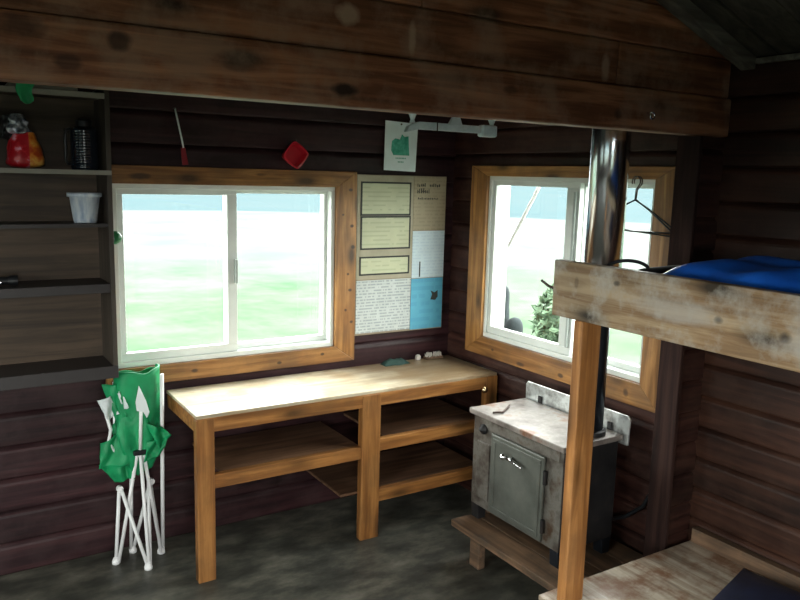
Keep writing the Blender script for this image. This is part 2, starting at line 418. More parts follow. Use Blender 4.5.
def log_wall(name, mat, axis, a0, a1, z0, z1, face, out, holes=(), pitch=.131, off=0, depth=.018, thick=.12, gable=False):
    """wall along axis; its inner face at coordinate `face`; `out` = +1/-1 towards outside"""
    mb = MB()
    def seg(s0, s1, q0, q1):
        if s1 - s0 < 1e-4 or q1 - q0 < 1e-4: return
        pr = [(face + out * d, z) for d, z in log_profile(q0, q1, pitch, off, depth)]
        pr += [(face + out * thick, q1), (face + out * thick, q0)]
        mb.prism(pr, axis, s0, s1)
    cur = a0
    for h0, h1, hz0, hz1 in sorted(holes):
        seg(cur, h0, z0, z1); seg(h0, h1, z0, hz0); seg(h0, h1, hz1, z1); cur = h1
    seg(cur, a1, z0, z1)
    o = mb.build(name, mat); tag(o, kind='structure')
    if gable: clip_roof(o)
    return o

WA = (-1.908, -.775, .905, 1.765)    # window 1 opening x0 x1 z0 z1
WB = (-1.462, -.338, .955, 1.845)    # window 2 opening y0 y1 z0 z1
WL = (-4.3, -2.3, .85, 2.0)          # window 3, left wall
WLA = (-1.35, -.45, .95, 1.8)        # window 4, left wall of the alcove
DB = (-3.7, -2.5, .0, 2.1)           # doorway in the back wall

log_wall('wall_back', 'wallA', 'x', XL, .13, 0, 3.4, .006, 1, [WA], .15, 0, gable=True)
log_wall('wall_right', 'wallB', 'y', -1.70, 0.006, 0, ZE, 0.006, 1, [WB], .131, 0)
log_wall('wall_side', 'wallC', 'y', YB, -1.70, 0, ZE, 0.0, 1, [], .131, .064)
log_wall('wall_left', 'wallC', 'y', YB, .0, 0, ZE, XL, -1, [WL, WLA], .131, 0)
log_wall('wall_front', 'wallA', 'x', XL, .13, 0, 3.4, YB, -1, [DB], .15, 0, gable=True)

# floor
fl = MB().box(XL - .15, .15, YB - .15, .15, -.12, 0).build('floor', 'floor'); tag(fl, kind='structure')

# gable partition over the alcove opening: stacked header timbers
hm = MB()
z = 2.01; k = 0
joints = {0: [], 1: [-2.9, -.62], 2: [-1.42], 3: [-2.1, -.9], 4: [-2.6], 5: [-1.8], 6: [-2.3], 7: []}
while z < 3.2:
    yf = -1.775 if k == 0 else -1.757 - (.004 if k % 2 else 0)
    xs = [XL] + joints.get(k, []) + [0]
    for a, b in zip(xs, xs[1:]):
        hm.box(a + .0015, b - .0015, -1.70, yf - random.uniform(0, .003), z + .0008, z + .1444)
    z += .145; k += 1
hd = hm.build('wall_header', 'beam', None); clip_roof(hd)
md = hd.modifiers.new('bevel', 'BEVEL'); md.width = .008; md.segments = 2; md.limit_method = 'ANGLE'
tag(hd, kind='structure')
# stub wall and post at the right side of the opening
st = MB()
pr = [(-1.76 + d, z) for d, z in log_profile(0, 2.008, .131, 0, .018)] + [(-1.67, 2.008), (-1.67, 0)]
st.prism(pr, 'x', -.1455, 0); tag(st.build('wall_stub', 'stub'), kind='structure')
tag(MB().box(-.166, -.146, -1.772, -1.669, 0, 2.008).build('trim_1', 'post', bevel=.004), kind='structure')

# roof boards with rafters, two slopes
def slope(name, sgn):
    e = MB()
    xe, xr = (0.12, XR) if sgn > 0 else (2 * XR - .12, XR)
    n = 34; w = (.12 - (YB - .12)) / n
    for i in range(n):
        y0 = YB - .12 + i * w; dz = .004 * (i % 2)
        za, zb = ZE - SL * .12 + dz, ZE + SL * abs(XR) + dz
        pts = [(xe, za), (xr, zb), (xr, zb + .03), (xe, za + .03)]
        e.prism(pts, 'y', y0 + .003, y0 + w - .003)
    # tar paper above
    e.prism([(xe, za + .036), (xr, zb + .036), (xr, zb + .05), (xe, za + .05)], 'y', YB - .12, .12)
    tag(e.build(name, 'roof', bevel=.002), kind='structure')
slope('ceiling', 1); slope('ceiling_left', -1)
for i, (y0, y1, d) in enumerate(((-1.86, -1.80, .045), (-3.0, -2.93, .09), (-4.2, -4.13, .09))):
    for sg in (1, -1):
        xe, xr = (0.0, XR) if sg > 0 else (2 * XR, XR)
        t = MB().prism([(xe, ZE - .001), (xr, roof_z(XR) - .001), (xr, roof_z(XR) - d), (xe, ZE - d)], 'y', y0, y1)
        tag(t.build('trim_%d' % (2 + i * 2 + (sg < 0)), 'rafter', bevel=.003), kind='structure')
# small cove strip where side wall meets the roof
tag(MB().box(-.022, 0, YB, -1.87, ZE - .028, ZE - .008).build('trim_8', 'rafter', bevel=.003), kind='structure')

# ------------------------------------------------------------------ windows
def P3(axis, a, d, z, face, out):  # a along the wall, d depth towards outside
    return (a, face + out * d, z) if axis == 'x' else (face + out * d, a, z)
def wbox(mb, axis, face, out, a0, a1, d0, d1, z0, z1):
    p, q = P3(axis, a0, d0, z0, face, out), P3(axis, a1, d1, z1, face, out)
    return mb.box(p[0], q[0], p[1], q[1], p[2], q[2])
def ring(mb, axis, face, out, a0, a1, d0, d1, z0, z1, w, wb=None):
    wb = wb or w
    wbox(mb, axis, face, out, a0, a1, d0, d1, z1 - w, z1); wbox(mb, axis, face, out, a0, a1, d0, d1, z0, z0 + wb)
    wbox(mb, axis, face, out, a0, a0 + w, d0, d1, z0 + wb, z1 - w); wbox(mb, axis, face, out, a1 - w, a1, d0, d1, z0 + wb, z1 - w)
    return mb

def window(name, axis, face, out, W, casing, mid, near_first=True, cmats=('casing_x', 'casing_z'), divider=.05):
    a0, a1, z0, z1 = W
    root = thing(name, P3(axis, (a0 + a1) / 2, 0, z0, face, out), kind='structure')
    ca0, ca1, cz0, cz1 = casing
    # casing boards with mitred corners
    def board(pts):
        mb = MB()
        f0, f1 = face + out * .004, face - out * .022
        ax = 'y' if axis == 'x' else 'x'
        mb.prism(pts, ax, f0, f1); return mb
    e = .004
    board([(ca0, cz1), (ca1, cz1), (a1, z1), (a0, z1)]).build('casing', cmats[0], root, bevel=.003)
    board([(ca0, cz0), (ca1, cz0), (a1, z0), (a0, z0)]).build('casing', cmats[0], root, bevel=.003)
    board([(ca0, cz0), (ca0, cz1), (a0, z1), (a0, z0)]).build('casing', cmats[1], root, bevel=.003)
    board([(ca1, cz0), (ca1, cz1), (a1, z1), (a1, z0)]).build('casing', cmats[1], root, bevel=.003)
    fr = MB(); ring(fr, axis, face, out, a0, a1, -.004, .130, z0, z1, .022, .026)
    fr.build('window_frame', 'vinyl', root, bevel=.003)
    i0, i1 = a0 + .022, a1 - .022; jz0, jz1 = z0 + .026, z1 - .022
    for s0, s1, d, w, wb in ((i0, mid + divider / 2, .008, .026, .040) if near_first else (i0, mid + divider / 2, .045, .018, .03),
                             (mid - divider / 2, i1, .045, .018, .03) if near_first else (mid - divider / 2, i1, .008, .026, .04)):
        sm = MB(); wl, wr = (w, divider) if s0 == i0 else (divider, w)   # heavier meeting stile
        wbox(sm, axis, face, out, s0, s1, d, d + .03, jz1 - w, jz1); wbox(sm, axis, face, out, s0, s1, d, d + .03, jz0, jz0 + wb)
        wbox(sm, axis, face, out, s0, s0 + wl, d, d + .03, jz0 + wb, jz1 - w); wbox(sm, axis, face, out, s1 - wr, s1, d, d + .03, jz0 + wb, jz1 - w)
        s = sm.build('sash', 'vinyl', root, bevel=.003)
        pm = MB(); wbox(pm, axis, face, out, s0 + .01, s1 - .01, d + .013, d + .016, jz0 + .01, jz1 - .01)
        pm.build('pane', 'glass', s)
    return root

w1 = window('window_1', 'x', 0, 1, WA, (-1.962, -.652, .817, 1.848), -1.34, True)
MB().box(-1.332, -1.318, -.012, .01, 1.28, 1.40).build('sash_latch', 'vinyl_dim', w1, bevel=.003)
w2 = window('window_2', 'y', 0, 1, WB, (-1.572, -.200, .850, 1.900), -.962, False, ('casing_y', 'casing_z'), divider=.085)
MB().box(-.004, .02, -.99, -.975, 1.02, 1.78).build('sash_pull', 'vinyl_dim', w2, bevel=.003)
window('window_3', 'y', XL, -1, WL, (-4.42, -2.18, .74, 2.11), -3.3, True, ('casing_y', 'casing_z'))
window('window_4', 'y', XL, -1, WLA, (-1.47, -.33, .84, 1.91), -.9, True, ('casing_y', 'casing_z'))
# doorway behind the camera, door standing open into the room
d1 = thing('door_1', (DB[1], YB, 0), kind='structure')
jm = MB(); a0, a1, z0, z1 = DB
jm.box(a0 - .09, a0, YB - .12, YB + .02, 0, z1 + .09).box(a1, a1 + .09, YB - .12, YB + .02, 0, z1 + .09).box(a0, a1, YB - .12, YB + .02, z1, z1 + .09)
jm.build('door_frame', 'casing_z', d1, bevel=.004)
MB().box(a1 + .09, a1 + 1.24, YB + .03, YB + .07, .02, 2.08).build('door_panel', 'casing_z', d1, bevel=.004)
MB().lathe([(.0, 0), (.012, 0), (.012, .03), (.028, .04), (.028, .06), (0, .07)], (a1 + 1.16, YB + .07, 1.0), ax='y').build('door_knob', 'brass', d1, smooth=True)

# ------------------------------------------------------------------ work bench
TZ = .78
BX0, BY0 = -1.690, -.490
wb = thing('workbench', (-.85, -.25, 0), 'long pine workbench with pale plywood top and open shelves under the left window', 'workbench')
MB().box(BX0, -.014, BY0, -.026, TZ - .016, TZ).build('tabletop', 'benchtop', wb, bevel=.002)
MB().box(BX0, -.016, BY0 - .001, BY0 + .037, TZ - .082, TZ - .0162).build('apron', 'benchx', wb, bevel=.003)
MB().box(BX0, -.016, -.075, -.038, TZ - .082, TZ - .0162).build('apron', 'benchx', wb, bevel=.003)
MB().box(BX0 + .001, BX0 + .037, BY0 + .038, -.076, TZ - .082, TZ - .0162).build('apron', 'benchx', wb, bevel=.003)
for lx0, lx1 in ((BX0 - .002, BX0 + .078), (-.862, -.758), (-.086, -.012)):
    MB().box(lx0, lx1, BY0 - .005, BY0 + .04, 0, TZ - .0165 if lx0 > -.5 else TZ - .02).build('leg', 'benchz', wb, bevel=.003)
for x0, x1, zt in ((BX0 + .078, -.862, .497), (-.758, -.086, .522), (-.758, -.086, .252)):
    s = MB().box(x0 - (.2 if zt < .3 else -.04), x1, BY0 + .036, -.03, zt - .014, zt).build('shelf', 'shelfboard', wb, bevel=.002)
    MB().box(x0, x1, BY0 + .002, BY0 + .036, zt - .064, zt).build('shelf_rail', 'benchx', s, bevel=.003)
k = MB().lathe([(0, 0), (.006, 0), (.006, -.014), (.015, -.018), (.019, -.028), (.015, -.038), (0, -.041)], (-.118, BY0 + .002, .702), 20, 'y')
k.build('knob', 'brass', wb, smooth=True)

# ------------------------------------------------------------------ wood stove on its plank hearth
hp = thing('hearth_platform', (-.29, -1.22, 0), 'low sooty plank platform raised on short legs under the wood stove', 'platform')
HZ = .20
for i in range(4):
    x0 = -.565 + i * .135
    MB().box(x0, x0 + .131, -1.62, -.855, HZ - .032, HZ).build('plank', 'hearth', hp, bevel=.003)
for x, y in ((-.50, -.985), (-.50, -1.54), (-.10, -.985), (-.10, -1.54)):
    MB().box(x - .02, x + .02, y - .035, y + .035, 0, HZ - .032).build('leg', 'hearth', hp, bevel=.003)

SX0, SX1, SY0, SY1 = -.452, -.135, -1.470, -.862
SZ0, SZ1 = .272, .722
sv = thing('wood_stove', (-.29, -1.17, HZ), 'boxy cast wood stove with grey door and rust stained top below the right window', 'stove')
MB().box(SX0, SX1, SY0, SY1, SZ0, SZ1).build('body', 'soot', sv, bevel=.006)
MB().box(SX0 - .006, SX0, SY0 + .004, SY1 - .004, SZ0 + .002, SZ1 - .004).build('front_plate', 'stovefront', sv, bevel=.002)
MB().box(SX0 - .026, SX1 + .012, SY0 - .012, SY1 + .012, SZ1, SZ1 + .026).build('top_plate', 'stovetop', sv, bevel=.004)
MB().box(SX0 - .014, SX0 - .006, SY0 + .02, SY1 - .02, SZ1 - .05, SZ1 - .001).build('air_slot', 'stovefront', sv, bevel=.002)
dr = MB().box(SX0 - .022, SX0 - .007, -1.370, -1.015, SZ0 + .012, .668).build('door', 'stovedoor', sv, bevel=.005)
mb = MB(); ring(mb, 'y', SX0 - .022, 1, -1.352, -1.033, -.004, .002, SZ0 + .03, .650, .018)
mb.build('door_rim', 'stovedoor', dr, bevel=.002)
hn = MB()
hn.tube([(SX0 - .02, -1.168, .600), (SX0 - .055, -1.168, .600)], .007)
hn.tube([(SX0 - .052, -1.155, .606), (SX0 - .056, -1.20, .602), (SX0 - .052, -1.262, .588)], [.007, .008, .006])
hn.lathe([(0, -.016), (.012, -.012), (.017, 0), (.012, .012), (0, .016)], (SX0 - .060, -1.150, .606), 14, 'x')
hn.build('door_handle', 'chrome', dr, smooth=True)
for zz in (.36, .58):
    MB().tube([(SX0 - .020, -1.378, zz - .03), (SX0 - .020, -1.378, zz + .03)], .009).build('hinge', 'soot', dr)
MB().lathe([(0, 0), (.024, 0), (.024, -.010), (.012, -.016), (.010, -.024), (0, -.025)], (SX0 - .013, -.952, .668), 20, 'x').build('draught_dial', 'soot', sv, smooth=True)
MB().box(SX0 - .015, SX0 - .006, -.995, -.905, SZ0 + .05, .60).build('side_panel', 'stovefront', sv, bevel=.003)
for i, (x, y) in enumerate(((SX0 + .022, SY0 + .03), (SX0 + .022, SY1 - .03), (SX1 - .03, SY0 + .03), (SX1 - .03, SY1 - .03))):
    MB().prism([(x - .022, HZ), (x + .022, HZ), (x + .03, SZ0 + .001), (x - .027, SZ0 + .001)], 'y', y - .026, y + .026).build('leg', 'blackpipe' if y < -1.3 else 'soot', sv, bevel=.003)
# pale heat shield standing behind the top
def shp(u, v):
    return None
pts = []
for (cy, cz) in ((-1.475, .725), (-.868, .725), (-.868, .815), (-1.475, .815)): pts.append((cy, cz))
sh = MB().prism([(-1.500, .70), (-.850, .70), (-.842, .712), (-.838, .815), (-.850, .832), (-1.490, .832), (-1.505, .818)], 'x', -.115, -.105)
sh.build('heat_shield', 'shield', sv, bevel=.002)
for y in (-1.40, -.95): MB().box(-.1235, -.1155, y - .012, y + .012, .74, .78).build('shield_bracket', 'soot', sv)
# flue collar
MB().lathe([(.0, SZ1 + .02), (.066, SZ1 + .02), (.066, SZ1 + .045), (.056, SZ1 + .05), (0, SZ1 + .05)], (-.235, -1.395, 0)).build('flue_collar', 'soot', sv, smooth=False)
# poker-like rod lying on the top
rd = MB().tube([(-.445, -.985, SZ1 + .032), (-.40, -1.0, SZ1 + .032), (-.34, -.965, SZ1 + .034), (-.30, -.93, SZ1 + .032)], .005, 8).build('lid_lifter', 'rust', None, smooth=True, loc=(-.37, -.97, SZ1 + .026))
tag(rd, 'thin dark bent rod lying on the left end of the stove top', 'tool')

sp = thing('stove_pipe', (-.235, -1.395, SZ1 + .05), 'shiny steel flue pipe rising from the stove in front of the right window', 'stove pipe')
MB().tube([(-.235, -1.395, SZ1 + .0505), (-.235, -1.395, 1.40)], .052, 32).build('lower_pipe', 'blackpipe', sp, smooth=True)
MB().tube([(-.235, -1.400, 1.38), (-.235, -1.400, 2.60)], .078, 48).build('upper_pipe', 'stainless', sp, smooth=True)
MB().lathe([(.052, 1.372), (.080, 1.372), (.080, 1.40), (.052, 1.40)], (-.235, -1.400, 0), 40).build('pipe_band', 'chrome', sp)
MB().tube([(-.235 + .0785 * math.cos(a), -1.400 + .0785 * math.sin(a), z) for a, z in ((2.55, 1.41), (2.55, 2.5))], .003, 6).build('pipe_seam', 'stainless', sp)

hs = MB().tube([(-.045, -1.30, .262), (-.035, -1.36, .285), (-.030, -1.45, .335), (-.028, -1.54, .42), (-.025, -1.585, .52), (-.025, -1.60, .60)], .009, 10)
o = hs.build('rubber_hose', 'black_plastic', None, smooth=True, loc=(-.03, -1.5, .26))
tag(o, 'black hose curving up the log wall just right of the stove', 'hose')

# ------------------------------------------------------------------ bunk bed
bb = thing('bunk_bed', (-.45, -2.9, 0), 'rough pine double deck bunk built along the right hand wall', 'bunk bed')
RX = -.842
MB().box(RX, RX + .038, -4.6, -1.742, 1.376, 1.566).build('rail', 'rail', bb, bevel=.004)
MB().box(RX + .039, -.03, -4.6, -1.80, 1.384, 1.402).build('upper_deck', 'ply', bb, bevel=.002)
MB().box(RX + .039, -.03, -1.84, -1.80, 1.403, 1.49).build('end_board', 'rail', bb, bevel=.003)
MB().box(-.068, -.03, -4.6, -1.85, 1.30, 1.383).build('ledger', 'rail', bb, bevel=.003)
MB().box(RX + .002, RX + .091, -1.888, -1.848, .0, 1.375).build('post', 'postpine', bb, bevel=.004)
MB().box(RX + .002, RX + .091, -4.55, -4.51, .0, 1.375).build('post', 'postpine', bb, bevel=.004)
MB().box(RX - .028, -.002, -4.6, -1.79, .352, .370).build('lower_deck', 'ply', bb, bevel=.002)
MB().box(RX - .020, RX + .0, -4.6, -1.81, .22, .351).build('lower_rail', 'rail', bb, bevel=.003)
MB().box(RX, -.05, -1.84, -1.80, .22, .351).build('lower_end_board', 'rail', bb, bevel=.003)
MB().box(-.040, -.004, -4.6, -1.80, .371, .432).build('wall_batten', 'hearth', bb, bevel=.003)
for x, y in ((-.06, -1.82), (-.06, -4.5)):
    MB().box(x, x + .05, y - .03, y + .02, 0, .35).build('leg', 'postpine', bb, bevel=.003)
MB().tube([(RX + .02, -1.745, 1.462), (RX + .02, -1.70, 1.468), (RX + .016, -1.668, 1.484)], .005, 8).build('end_hook', 'rust', bb, smooth=True)


# blue sleeping bag on the upper deck
def bagtop(u, v):
    y = -1.90 - 1.9 * v; x = -.775 + .72 * u
    e = max(0, 1 - abs(2 * u - 1) ** 5) * max(0, 1 - max(0, (.16 - v) / .16) ** 2 * .8)
    n = noise.noise(V((x * 3.2, y * 2.2, .3))) * .035 + noise.noise(V((x * 8, y * 5, 2))) * .016
    ridge = .03 * math.exp(-((v - .22 - .25 * u) / .05) ** 2) + .025 * math.exp(-((v - .55 - .1 * u) / .06) ** 2)
    return V((x, y, 1.405 + e * (.185 + n + ridge)))
sb = thing('sleeping_bag', (-.42, -2.8, 1.402), 'bright blue sleeping bag spread on the upper bunk deck', 'sleeping bag')
m = MB().grid(bagtop, 40, 80)
m.grid(lambda u, v: V((-.775 + .72 * u, -1.90 - 1.9 * v, 1.4035)), 4, 4)
m.build('bag_shell', 'blue', sb, smooth=True)
def hood(u, v):
    y = -1.868 - .15 * v; x = -.76 + .6 * u
    e = max(0, 1 - abs(2 * u - 1) ** 4) * max(0, 1 - abs(2 * v - 1) ** 3)
    return V((x, y, 1.404 + e * (.155 + .02 * noise.noise(V((x * 7, y * 7, 4))))))
m = MB().grid(hood, 30, 16); m.grid(lambda u, v: V((-.76 + .6 * u, -1.868 - .15 * v, 1.4037)), 3, 3)
m.build('hood', 'black_cloth', sb, smooth=True)
lp = [(-.66 + .06 * math.cos(t), -1.90 - .10 * math.cos(t) * .4, 1.54 + .032 * math.sin(t)) for t in [i * PI / 12 for i in range(13)]]
MB().tube(lp, .006, 8).build('carry_loop', 'black_cloth', sb, smooth=True)

def dk(u, v):
    y = -2.13 - 1.5 * v; x = -.50 + .455 * u
    sx = .25 * (1 - v) ** 3 * 0
    e = (max(0, 1 - abs(2 * u - 1) ** 4)) ** .7 * max(0, 1 - abs(2 * v - 1) ** 8) ** .7
    y += .12 * (1 - v) * (u - .3)
    return V((x + sx, y, .3715 + e * (.055 + .015 * noise.noise(V((x * 6, y * 5, 1))))))
m = MB().grid(dk, 30, 50); m.grid(lambda u, v: V((dk(u, v).x, dk(u, v).y, .3712)), 4, 6)
o = m.build('blanket', 'navy', None, smooth=True, loc=(-.27, -2.9, .371))
tag(o, 'dark navy blanket lying on the lower bunk deck against the wall', 'blanket')

# ------------------------------------------------------------------ wall cabinet with open shelves
cb = thing('open_shelf_cabinet', (-2.55, -.13, .94), 'drab wooden open shelf cabinet hung on the wall left of the window', 'cabinet')
CX0, CX1, CY = -3.15, -1.957, -.255
MB().box(CX0, CX1 - .02, -.036, -.0235, .94, 2.15).build('back_panel', 'cabback', cb)
MB().box(CX1 - .02, CX1, CY, -.024, .93, 2.16).build('side_panel', 'cabside', cb, bevel=.002)
MB().box(CX0 - .02, CX0, CY, -.024, .93, 2.16).build('side_panel', 'cabside', cb, bevel=.002)
shz = {'a': 1.822, 'b': 1.600, 'c': 1.345}
s = MB().box(CX0, CX1 - .02, CY + .012, -.037, 1.806, 1.822).build('shelf', 'cab', cb)
MB().box(CX0, CX1 - .002, CY - .006, CY + .011, 1.803, 1.822).build('shelf_edge', 'shelfedge', s, bevel=.001)
MB().box(CX0, CX1 - .0201, CY + .01, -.037, 1.585, 1.600).build('shelf', 'darkshelf', cb)
MB().box(CX0, CX1 - .02, CY + .004, -.037, 1.305, 1.345).build('shelf', 'darkshelf', cb, bevel=.002)
MB().box(CX0 - .02, CX1, CY - .004, -.022, .93, .985).build('bottom_board', 'darkshelf', cb, bevel=.002)
MB().box(CX0, CX1 - .02, CY, -.037, 2.118, 2.134).build('shelf', 'cab', cb)
MB().box(CX0, CX1 - .02, CY - .006, CY, 2.112, 2.134).build('top_rail', 'shelfedge', cb, bevel=.001)

# things in the cabinet
bg = thing('snack_bag', (-2.270, -.150, 1.8222), 'red and orange printed bag with a crinkled silver neck on the top left shelf', 'bag')
def lump(rx, ry, h, z0, c, pw=2.5, nz=.006, taper=.55, seed=0, seg=40, nv=24):
    mb = MB()
    def fn(u, v):
        a = 2 * PI * u
        prof = (1 - (1 - min(1, v / .12)) ** 2) ** .5 * .95 + .05 if v < .12 else 1
        r = prof * (1 - taper * max(0, v - .12) ** 1.6 / .82) if v < .98 else .02
        ca, sa = math.cos(a), math.sin(a)
        q = (abs(ca) ** pw + abs(sa) ** pw) ** (-1 / pw)
        n = 1 + nz / rx * 2.2 * noise.noise(V((ca * 1.5 + seed, sa * 1.5, v * 3.5)))
        return V((c[0] + rx * q * ca * r * n, c[1] + ry * q * sa * r * n, z0 + h * v))
    mb.grid(fn, seg, nv); return mb
lump(.072, .045, .150, 1.8225, (-2.270, -.150), seed=3, taper=.5).build('pouch', 'bag', bg, smooth=True)
lump(.045, .034, .085, 1.955, (-2.292, -.150), seed=8, taper=.6, nz=.012).build('neck', 'silver', bg, smooth=True)
lump(.034, .03, .10, 1.935, (-2.322, -.125), seed=5, taper=.4, nz=.012).build('dark_fold', 'black_plastic', bg, smooth=True)

cn = thing('vacuum_flask', (-2.042, -.150, 1.8222), 'tall dark ribbed flask with a handle at the right end of the top shelf', 'flask')
pf = [(0, 0), (.052, 0), (.055, .006)]
for i in range(13):
    z = .012 + i * .0115; pf += [(.0555, z), (.0540, z + .003), (.0540, z + .0075), (.0555, z + .0105)]
pf += [(.051, .168), (.036, .178), (0, .178)]
MB().lathe(pf, (-2.042, -.150, 1.8224), 40).build('body', 'canister', cn, smooth=True)
MB().lathe([(0, .178), (.030, .178), (.032, .184), (.032, .200), (.024, .208), (.010, .212), (0, .212)], (-2.042, -.150, 1.8224), 28).build('cap', 'black_plastic', cn)
MB().tube([(-2.094, -.150, 1.99), (-2.112, -.150, 1.985), (-2.116, -.150, 1.96), (-2.116, -.150, 1.86), (-2.110, -.150, 1.845), (-2.094, -.150, 1.845)], .006, 8).build('handle', 'black_plastic', cn, smooth=True)

tb = thing('plastic_tub', (-2.055, -.165, 1.600), 'pale blue and white tub with a wide rim on the second shelf', 'tub')
MB().lathe([(0, .001), (.046, .001), (.048, .01), (.060, .108), (.070, .110), (.070, .126), (.056, .126), (.045, .014), (0, .014)], (-2.052, -.165, 1.600), 36).build('tub_body', 'tub', tb, smooth=True)

fs = thing('flashlight', (-2.42, -.17, 1.345), 'small dark flashlight lying at the left end of the black shelf', 'flashlight')
MB().tube([(-2.36, -.17, 1.367), (-2.47, -.17, 1.367)], .016, 18).build('barrel', 'black_plastic', fs, smooth=False)
MB().tube([(-2.36, -.17, 1.367), (-2.345, -.17, 1.367), (-2.325, -.17, 1.367)], [.017, .021, .021], 18).build('head', 'black_plastic', fs)
MB().tube([(-2.385, -.186, 1.362), (-2.44, -.186, 1.362)], .008, 10).build('clip', 'chrome', fs, smooth=True)

o = MB().box(-2.33, -2.075, -.245, -.13, 2.1345, 2.150).build('folded_tarp', 'shelfedge', None, bevel=.005, loc=(-2.2, -.19, 2.134))
tag(o, 'flat grey folded sheet lying on top of the wall cabinet', 'sheet')
def gr(u, v):
    if v < .2: y, z = -.270 + (.2 - v) * .5, 2.158
    else: y, z = -.272, 2.158 - .075 * (v - .2) / .8 - .016 * math.sin(u * PI) * (v - .2)
    return V((-2.272 + .070 * (u - .5) * (1 - .35 * v) + .005 * math.sin(v * 8), y - .004 * math.sin(u * 9) * (v > .2), z))
o = MB().grid(gr, 14, 16).build('green_rag', 'green_cloth', None, smooth=True, solid=.004, loc=(-2.272, -.25, 2.15))
tag(o, 'bright green rag hanging over the top edge of the wall cabinet', 'rag')

# ------------------------------------------------------------------ wall items
o = MB().lathe([(0, 0), (.028, 0), (.030, -.006), (.024, -.014), (.012, -.020), (0, -.021)], (-1.905, -.0225, 1.522), 24, 'y').build('suction_disc', 'greenp', None, smooth=True, loc=(-1.905, -.022, 1.522))
tag(o, 'round green disc stuck on the left edge of the left window', 'disc')

st = thing('fly_swatter', (-1.595, -.012, 1.87), 'thin white handled fly swatter with a dark red blade hanging above the left window', 'fly swatter')
MB().tube([(-1.620, -.020, 2.115), (-1.604, -.020, 2.04), (-1.588, -.018, 1.965), (-1.583, -.018, 1.935)], .0042, 8).build('handle', 'white_cloth', st, smooth=True)
MB().prism([(-1.596, 1.935), (-1.574, 1.938), (-1.560, 1.858), (-1.590, 1.855)], 'y', -.020, -.014).build('blade', 'deepred', st, bevel=.002)
MB().tube([(-1.622, .010, 2.112), (-1.622, -.030, 2.112)], .0025, 8).build('nail', 'rust', st)

rc = thing('red_tray', (-1.026, -.01, 1.922), 'small red plastic box hung cornerwise above the left window', 'box')
def ngon(cx, cz, r, n=8, rot=0, sq=.0):
    return [(cx + r * math.cos(rot + 2 * PI * i / n) * (1 - sq * abs(math.sin(2 * (rot + 2 * PI * i / n)))), cz + r * math.sin(rot + 2 * PI * i / n) * (1 - sq * abs(math.sin(2 * (rot + 2 * PI * i / n))))) for i in range(n)]
n = 40
def rr(r, y): return [(-1.026 + r * c * q, y, 1.922 + r * s_ * q) for c, s_, q in [(math.cos(t), math.sin(t), 1 / (abs(math.cos(t - .12)) ** 1.25 + abs(math.sin(t - .12)) ** 1.25) ** (1 / 1.25)) for t in [2 * PI * i / n for i in range(n)]]]
rings = [rr(.058, -.008), rr(.066, -.055), rr(.070, -.058), rr(.060, -.060), rr(.052, -.020)]
vs = [p for r_ in rings for p in r_]
fc = [(i * n + k_, i * n + (k_ + 1) % n, (i + 1) * n + (k_ + 1) % n, (i + 1) * n + k_) for i in range(4) for k_ in range(n)] + [tuple(range(n))[::-1], tuple(4 * n + i for i in range(n))]
MB().add(vs, fc).build('tray_body', 'red', rc, smooth=False, bevel=0)
MB().tube([(-1.022, .012, 1.992), (-1.022, -.055, 1.996)], .003, 8).build('nail', 'rust', rc)

nb = MB().box(-.652, -.060, -.016, .002, .950, 1.836).build('backing_board', 'plytan', None, bevel=.002, loc=(-.356, 0, .95))
tag(nb, 'thin tan backing board on the log wall behind the notices', 'board')
pm = thing('framed_notice', (-.468, -.0165, 1.262), 'khaki notice with three black bordered cream panels right of the left window', 'notice')
MB().box(-.648, -.288, -.0195, -.0165, 1.264, 1.832).build('mat', 'mat', pm)
for (x0, x1, z0, z1) in ((-.628, -.306, 1.614, 1.798), (-.626, -.304, 1.428, 1.612), (-.630, -.306, 1.286, 1.390)):
    MB().box(x0 + .008, x1 - .008, -.0215, -.0195, z0 + .008, z1 - .008).build('panel', 'cream', pm)
    m = MB(); ring(m, 'x', 0, 1, x0, x1, -.0228, -.0195, z0, z1, .009); m.build('border', 'ink', pm)
o = MB().box(-.646, -.290, -.0190, -.0165, .962, 1.258).build('printed_notice', 'greytext', None, loc=(-.468, -.0165, .962))
tag(o, 'grey white sheet of dense print pinned at the lower left of the notices', 'notice')
tp = thing('tan_poster', (-.174, -.0165, 1.532), 'tan poster with dark heading pinned at the upper right of the notices', 'poster')
MB().box(-.284, -.064, -.0190, -.0165, 1.532, 1.832).build('poster_sheet', 'tanp', tp)
m = MB()
random.seed(3)
for z, x0, x1, h in ((1.775, -.262, -.208, .022), (1.775, -.178, -.115, .020), (1.738, -.262, -.182, .028), (1.704, -.256, -.120, .012)):
    x = x0
    while x < x1:
        w = random.uniform(.006, .012)
        hh = h * random.uniform(.6, 1); a = random.uniform(-.003, .003)
        m.prism([(x, z), (x + w * .6, z + a), (x + w * .6, z + hh + a), (x, z + hh)], 'y', -.0200, -.0188)
        if random.random() < .6: m.box(x, min(x + w * 1.1, x1), -.0200, -.0188, z + hh * .35, z + hh * .55)
        x += w + .003
m.build('heading', 'ink', tp)
wp = thing('pale_sheet', (-.174, -.0165, 1.256), 'pale blue white printed sheet between the tan poster and the blue sheet', 'notice')
MB().box(-.284, -.064, -.0190, -.0165, 1.256, 1.526).build('sheet', 'whitep', wp)
m = MB().box(-.235, -.227, -.0200, -.0188, 1.262, 1.350)
m.build('ink_stroke', 'ink', wp)
bp = thing('blue_sheet', (-.174, -.0165, .956), 'blue printed sheet with a dark blot, lowest at the right of the notices', 'notice')
MB().box(-.286, -.066, -.0190, -.0165, .956, 1.252).build('sheet', 'bluep', bp)
